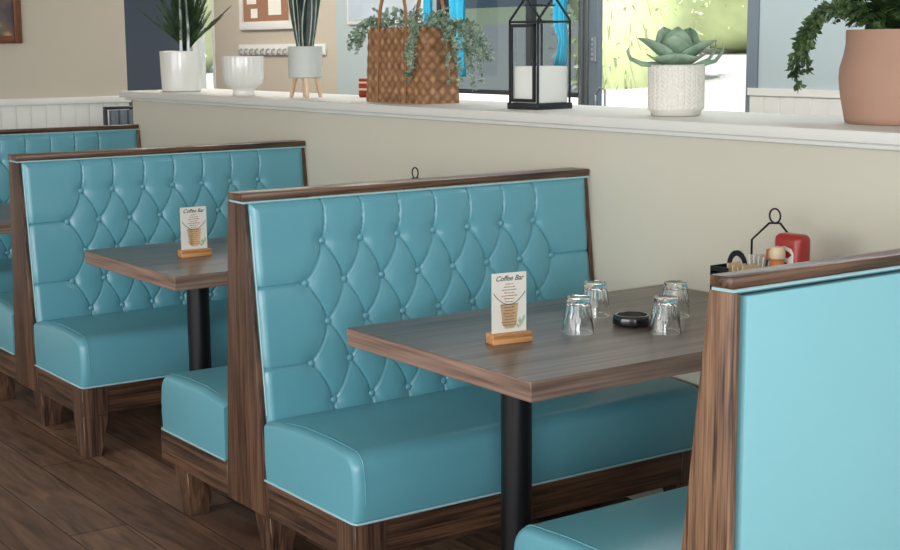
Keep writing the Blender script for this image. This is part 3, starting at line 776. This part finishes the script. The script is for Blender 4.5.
# small red boxes behind the basket
o = MB().box(-.05, .05, -.03, .03, 0, .085).build('storage_box', red_m, bevel=.004); o.location = (-5.69, 3.585, LZ); o.rotation_euler = (0, 0, .4)
tag(o, 'small red box on the ledge peeking out left of the woven basket', 'box')
MB().box(-.051, .051, -.031, .031, .030, .040).build('band', plain('cream_band', '#d9c7a2', .6), o); MB().box(-.051, .051, -.031, .031, .062, .070).build('band', bpy.data.materials['cream_band'], o)
# 5 lantern
LA = math.radians(5)
t = thing('lantern', (-4.092-.156*math.cos(LA), 3.285-.156*math.sin(LA), LZ), LA, 'black metal house-shaped lantern with clear panes and white candle block', 'lantern')
LW, LD, HE, HR = .156, .168, .318, .405; pw = .0075
b = MB()
b.box(-.004, LW+.004, -.004, LD+.004, 0, .022)
b.build('base', dark_m, t, bevel=.002)
b = MB()
for x in (0, LW):
    for y in (0, LD): b.box(x-pw if x else x, x if x else x+pw, y-pw if y else y, y if y else y+pw, .022, HE)
b.box(0, LW, 0, pw, HE-pw, HE); b.box(0, LW, LD-pw, LD, HE-pw, HE); b.box(0, pw, 0, LD, HE-pw, HE); b.box(LW-pw, LW, 0, LD, HE-pw, HE)
b.build('frame', dark_m, t, bevel=.0012, bseg=1)
b = MB()
for x in (.004, LW-.004):
    b.tube([(x, .003, HE), (x, LD/2, HR)], .0046, 6); b.tube([(x, LD-.003, HE), (x, LD/2, HR)], .0046, 6)
b.tube([(.004, LD/2, HR), (LW-.004, LD/2, HR)], .0046, 6); b.tube([(.03, LD/2-.03, HR-.032), (LW-.03, LD/2-.03, HR-.032)], .003, 6); b.tube([(.03, LD/2+.03, HR-.032), (LW-.03, LD/2+.03, HR-.032)], .003, 6)
b.build('roof_frame', dark_m, t, smooth=True)
b = MB(); b.tube([(LW/2+.03*math.cos(a), LD/2, HR+.03+.03*math.sin(a)) for a in [2*PI*k/24 for k in range(24)]], .003, 6, closed=True); b.build('ring', dark_m, t, smooth=True)
b = MB(); x0, x1 = .012, LW-.012
b.box(x0, x0+.012, -.006, .001, .03, HE-.012); b.box(x1-.012, x1, -.006, .001, .03, HE-.012); b.box(x0, x1, -.006, .001, .026, .038); b.box(x0, x1, -.006, .001, HE-.024, HE-.012)
dr = b.build('door', dark_m, t)
MB().lathe([(.006, 0), (.006, .01), (.001, .012)], 12).build('knob', dark_m, dr, loc=(x1-.006, -.010, .17))
MB().box(x0+.012, x1-.012, -.003, -.0015, .038, HE-.024).build('pane', pane_clear, dr)
MB().box(LW-.004, LW-.0025, pw, LD-pw, .024, HE-pw).build('pane', pane_clear, t)
MB().box(pw, LW-pw, LD-.004, LD-.0025, .024, HE-pw).build('pane', pane_clear, t)
MB().box(.0025, .004, pw, LD-pw, .024, HE-pw).build('pane', pane_clear, t)
o = MB().box(-.0695, .0695, -.0755, .0755, 0, .132).build('block_candle', wax_m, bevel=.004); o.rotation_euler = (0, 0, LA); o.location = (-4.092-.156*math.cos(LA)+LW/2*math.cos(LA)-LD/2*math.sin(LA), 3.285-.156*math.sin(LA)+LW/2*math.sin(LA)+LD/2*math.cos(LA), LZ+.0225)
tag(o, 'large white block candle inside the black lantern', 'candle')
# 6 succulent
C = (-3.449, 3.345)
t = thing('potted_succulent', (C[0], C[1], LZ), 0, 'broad-leaved green succulent in a white herringbone pot before the bright window', 'plant')
def hb_rad(r, z, a, i):
    if z < .022 or z > .160 or r < .083: return r
    k = 14; u = (a/(2*PI)*k) % 1; tri = abs(u-.5)*2
    v = abs(math.sin(PI*(z/.014-tri*1.1))); edge = min(1, abs(u-.5)*12, (.5-abs(u-.5))*12)
    return r+.0035*v**.7*edge-.001
pf = [(.070, 0), (.080, .003), (.0895-.006, .018)]+[(.0895, .022+.0024*k) for k in range(58)]+[(.089, .165), (.084, .166), (.081, .160), (.080, .14)]
MB().lathe(pf, 336, rad=hb_rad).build('pot', white_d, t, smooth=True, angle=80)
b = MB()
def succ(a, tilt, L, W, base=.15, bend=.1, off=.015):
    d = Vector((math.cos(a)*math.cos(tilt), math.sin(a)*math.cos(tilt), math.sin(tilt))); p = Vector((math.cos(a)*off, math.sin(a)*off, base))
    n = 8; sd = d.cross(Vector((0, 0, 1))).normalized(); nn = sd.cross(d); vs = []
    for i in range(n+1):
        u = i/n; wv = W*.5*(math.sin(PI*u**.8*.96+.04)**.75*.95+.28*(1-u)) if i < n else .001
        c = p+d*L*u+nn*bend*L*(u*u)*1.0
        vs += [c-sd*wv+nn*wv*.38, c-sd*wv*.5+nn*wv*.1, c, c+sd*wv*.5+nn*wv*.1, c+sd*wv+nn*wv*.38]
    b.add(vs, [(i*5+j, i*5+j+1, i*5+j+6, i*5+j+5) for i in range(n) for j in range(4)])
va = math.atan2(-3.34, 3.45)                   # towards the room
for a, ti, L, W in ((va-1.35, .85, .150, .135), (va-.55, .42, .130, .13), (va+.5, .45, .125, .13), (va+1.35, .80, .145, .125),
                    (va-.15, 1.0, .125, .10), (va+2.6, 1.05, .15, .12), (va-2.5, 1.1, .15, .12), (va+3.1, 1.3, .14, .10)): succ(a, ti, L, W, bend=-.12 if ti < .9 else .05)
b.build('leaves', leaf_succ, t, smooth=True, solid=.004)
b = MB()
b.tube([(-.03, -.05, .165), (-.045, -.11, .168), (-.055, -.150, .185), (-.055, -.165, .21), (-.052, -.160, .222)], [.009, .008, .006, .004, .001], 8)
b.tube([(.03, .06, .16), (.05, .125, .175), (.05, .160, .205), (.042, .165, .235)], [.008, .007, .005, .001], 8)
b.tube([(.03, .05, .16), (.04, .105, .18), (.04, .135, .21), (.035, .142, .24)], [.008, .006, .004, .001], 8)
b.build('curled_leaves', leaf_succ, t, smooth=True)
# 7 terracotta pot with fern
C = (-2.68, 3.495)
t = thing('potted_fern', (C[0], C[1], LZ), 0, 'large brown terracotta pot with a dark drooping fern, rightmost on the ledge', 'plant')
MB().lathe([(.150, 0), (.156, .003), (.160, .02), (.172, .08), (.178, .13), (.176, .16), (.165, .20), (.161, .225), (.1615, .262), (.160, .268), (.152, .268), (.148, .25)], 72).build('pot', terra_m, t, smooth=True, angle=60)
MB().lathe([(.001, .245), (.148, .245)], 40, close=False).build('soil', soil_m, t)
b = MB(); rr = random.Random(11)
def fr(pts, L, W, st, **k): frond(b, pts, L, W, step=st, droop=.12, start=.08, r=.0022, spread=.85, **k)
for k in range(88):
    a = rr.uniform(0, 2*PI); R_ = rr.uniform(.10, .28); h = rr.uniform(.30, .50)
    if k < 46: R_ = rr.uniform(.08, .20); h = rr.uniform(.03, .11)+.27
    c, s_ = math.cos(a), math.sin(a)
    fr(bez((c*.03, s_*.03, .25), (c*.06, s_*.06, h), (c*R_*.7, s_*R_*.7, h+.04), (c*R_, s_*R_, h-.03), 12), .055, .014, .0095)
# the long frond that hangs down the left side of the pot
def vine(pts, n, spread, L=.022, W=.014):
    P = [Vector(p) for p in pts]; b.tube(P, [.0016]*len(P), 4)
    for k in range(n):
        u = rr.random()*(len(P)-1.001); i = int(u); p = P[i].lerp(P[i+1], u-i); d = Vector((rr.gauss(0, 1), rr.gauss(0, 1), rr.gauss(0, 1))).normalized()
        b.leaf(p+d*rr.uniform(.2, 1)*spread*(.65+.35*u/len(P)), d+(P[i+1]-P[i]).normalized()*.8, (rr.gauss(0, 1), -1, rr.gauss(0, 1)), L*rr.uniform(.7, 1.2), W, n=2)
vine(bez((-.02, -.08, .26), (-.12, -.11, .37), (-.28, -.10, .36), (-.315, -.10, .14), 24), 620, .020)
vine(bez((-.20, -.105, .32), (-.25, -.10, .28), (-.28, -.10, .22), (-.275, -.09, .15), 12), 170, .014)
vine(bez((-.30, -.10, .17), (-.32, -.10, .14), (-.31, -.10, .11), (-.29, -.10, .10), 8), 26, .004)
vine(bez((-.02, -.08, .26), (-.10, -.11, .36), (-.19, -.09, .40), (-.25, -.08, .385), 14), 260, .018)
b.build('foliage', leaf_fern, t)

# ------------------------------------------------------------ on the walls
t = thing('picture_frame', (-8.5, 2.93, 1.527), 0, 'copper-brown framed picture, only its corner showing high on the left wall', 'picture')
b = MB(); y0, y1, z0, z1 = -.75, 0, 0, .6
b.box(.001, .028, y1-.045, y1, z0, z1); b.box(.001, .028, y0, y0+.045, z0, z1); b.box(.001, .028, y0+.045, y1-.045, z0, z0+.045); b.box(.001, .028, y0+.045, y1-.045, z1-.045, z1)
b.build('frame', copper_m, t, bevel=.006, bseg=3)
mt, nt, bs = new_mat('painting'); n = nt.nodes.new('ShaderNodeTexNoise'); n.inputs['Scale'].default_value = 7; n.inputs['Detail'].default_value = 2
nt.links.new(coords(nt), n.inputs['Vector']); r = ramp(nt, [(.35, '#4a4244'), (.55, '#6b5a4c'), (.68, '#c8a25c'), (.8, '#f0dca0')]); nt.links.new(n.outputs['Fac'], r.inputs[0]); nt.links.new(r.outputs[0], bs.inputs['Base Color'])
MB().box(.001, .012, y0+.04, y1-.04, z0+.04, z1-.04).build('painting', mt, t)
# cork board and coat hooks on the far wall
t = thing('notice_board', (-11.64, FY, 1.64), 0, 'white-framed cork notice board with pinned papers on the far beige wall', 'notice board')
b = MB(); W_, H_ = .95, .62
b.box(0, W_, -.03, -.001, 0, .07); b.box(0, W_, -.03, -.001, H_, H_+.07); b.box(0, .055, -.03, -.001, .07, H_); b.box(W_-.055, W_, -.03, -.001, .07, H_); b.build('frame', white_m, t, bevel=.006)
MB().box(.055, W_-.055, -.012, -.001, .07, H_).build('cork', cork_m, t)
for k, (x, z, w_, h_) in enumerate(((.13, .22, .17, .2), (.42, .26, .16, .22), (.52, .12, .22, .16), (.2, .10, .12, .08), (.68, .3, .18, .22))):
    o = MB().box(x, x+w_, -.016, -.0125, z, z+h_).build('pinned_paper', paper_m); o.location = (-11.64, FY, 1.64)
    tag(o, ('upright white paper pinned at the left of the cork board', 'tall white paper pinned in the middle of the cork board, above another', 'wide white paper pinned low in the middle of the cork board', 'small square white paper pinned at the lower left of the cork board', 'tall white paper pinned at the right of the cork board')[k], 'paper', 'papers on the notice board')
t = thing('coat_rack', (-11.68, FY, 1.425), 0, 'white wall rail with a row of small coat hooks under the notice board', 'coat rack')
MB().box(0, 1.5, -.02, -.001, 0, .09).build('rail', white_m, t, bevel=.004)
for k in range(14): MB().tube([(.06+k*.1, -.02, .05), (.06+k*.1, -.045, .04), (.06+k*.1, -.05, .015), (.06+k*.1, -.04, .004), (.06+k*.1, -.028, .012)], .0075, 6).build('hook', steel_m, t, smooth=True)
t = thing('wall_poster', (-9.83, FY, 1.66), 0, 'pale grey-blue poster on the far wall behind the woven basket', 'poster')
MB().box(0, 1.06, -.02, -.001, 0, .6).build('frame', white_m, t, bevel=.003); pm = plain('poster_print', '#aebbc6', .6, vary=.35, scale=3); MB().box(.03, 1.03, -.024, -.0205, .03, .57).build('print', pm, t)
# turquoise curtains
def curtain(x0, x1, z0, z1, label, ph=0, pinch=None):
    b = MB(); n = 60; m_ = 14; vs = []
    for j in range(m_+1):
        z = z0+(z1-z0)*j/m_; k = 1
        if pinch: k = 1-.62*math.exp(-((z-pinch)/.07)**2)
        for i in range(n+1):
            u = i/n; vs.append((x1-(x1-x0)*(1-u)*k, FY-.12+.022*math.sin(u*16+ph+.8*math.sin(z*5)), z))
    b.add(vs, [(j*(n+1)+i, j*(n+1)+i+1, (j+1)*(n+1)+i+1, (j+1)*(n+1)+i) for j in range(m_) for i in range(n)])
    tag(b.build('curtain', turq_c, smooth=True, solid=.003), label, 'curtain')
curtain(-8.32, -8.12, 1.28, 2.5, 'turquoise curtain strip hanging behind the basket greenery')
curtain(-8.60, -8.52, 1.62, 2.5, 'narrow turquoise curtain strip left of the wider one behind the basket', 2)
curtain(-7.17, -7.04, 1.36, 2.5, 'turquoise curtain gathered beside the window jamb right of the lantern', 1, pinch=1.50)

# ------------------------------------------------------------ grey chair by the left wall
t = thing('side_chair', (-8.20, 3.31, 0), 0, 'grey high-backed chair with channelled back against the left wainscot', 'chair')
b = MB(); b.box(-.05, 0, 0, .44, 1.135, 1.152); b.box(-.05, 0, 0, .014, .42, 1.135); b.box(-.05, 0, .426, .44, .42, 1.135); b.build('back_frame', dark_m, t, bevel=.006)
b = MB()
for k in range(7): b.tube([(-.010, .055+k*.055, .50), (-.010, .055+k*.055, 1.13)], .028, 12)
b.build('backrest', chair_m, t, smooth=True)
MB().box(-.02, .42, 0, .44, .42, .49).build('seat', chair_m, t, bevel=.02, bseg=3)
for x in (-.03, .39):
    for y in (.03, .41): MB().tube([(x, y, 0), (x, y, .42)], .018, 10).build('leg', dark_m, t)
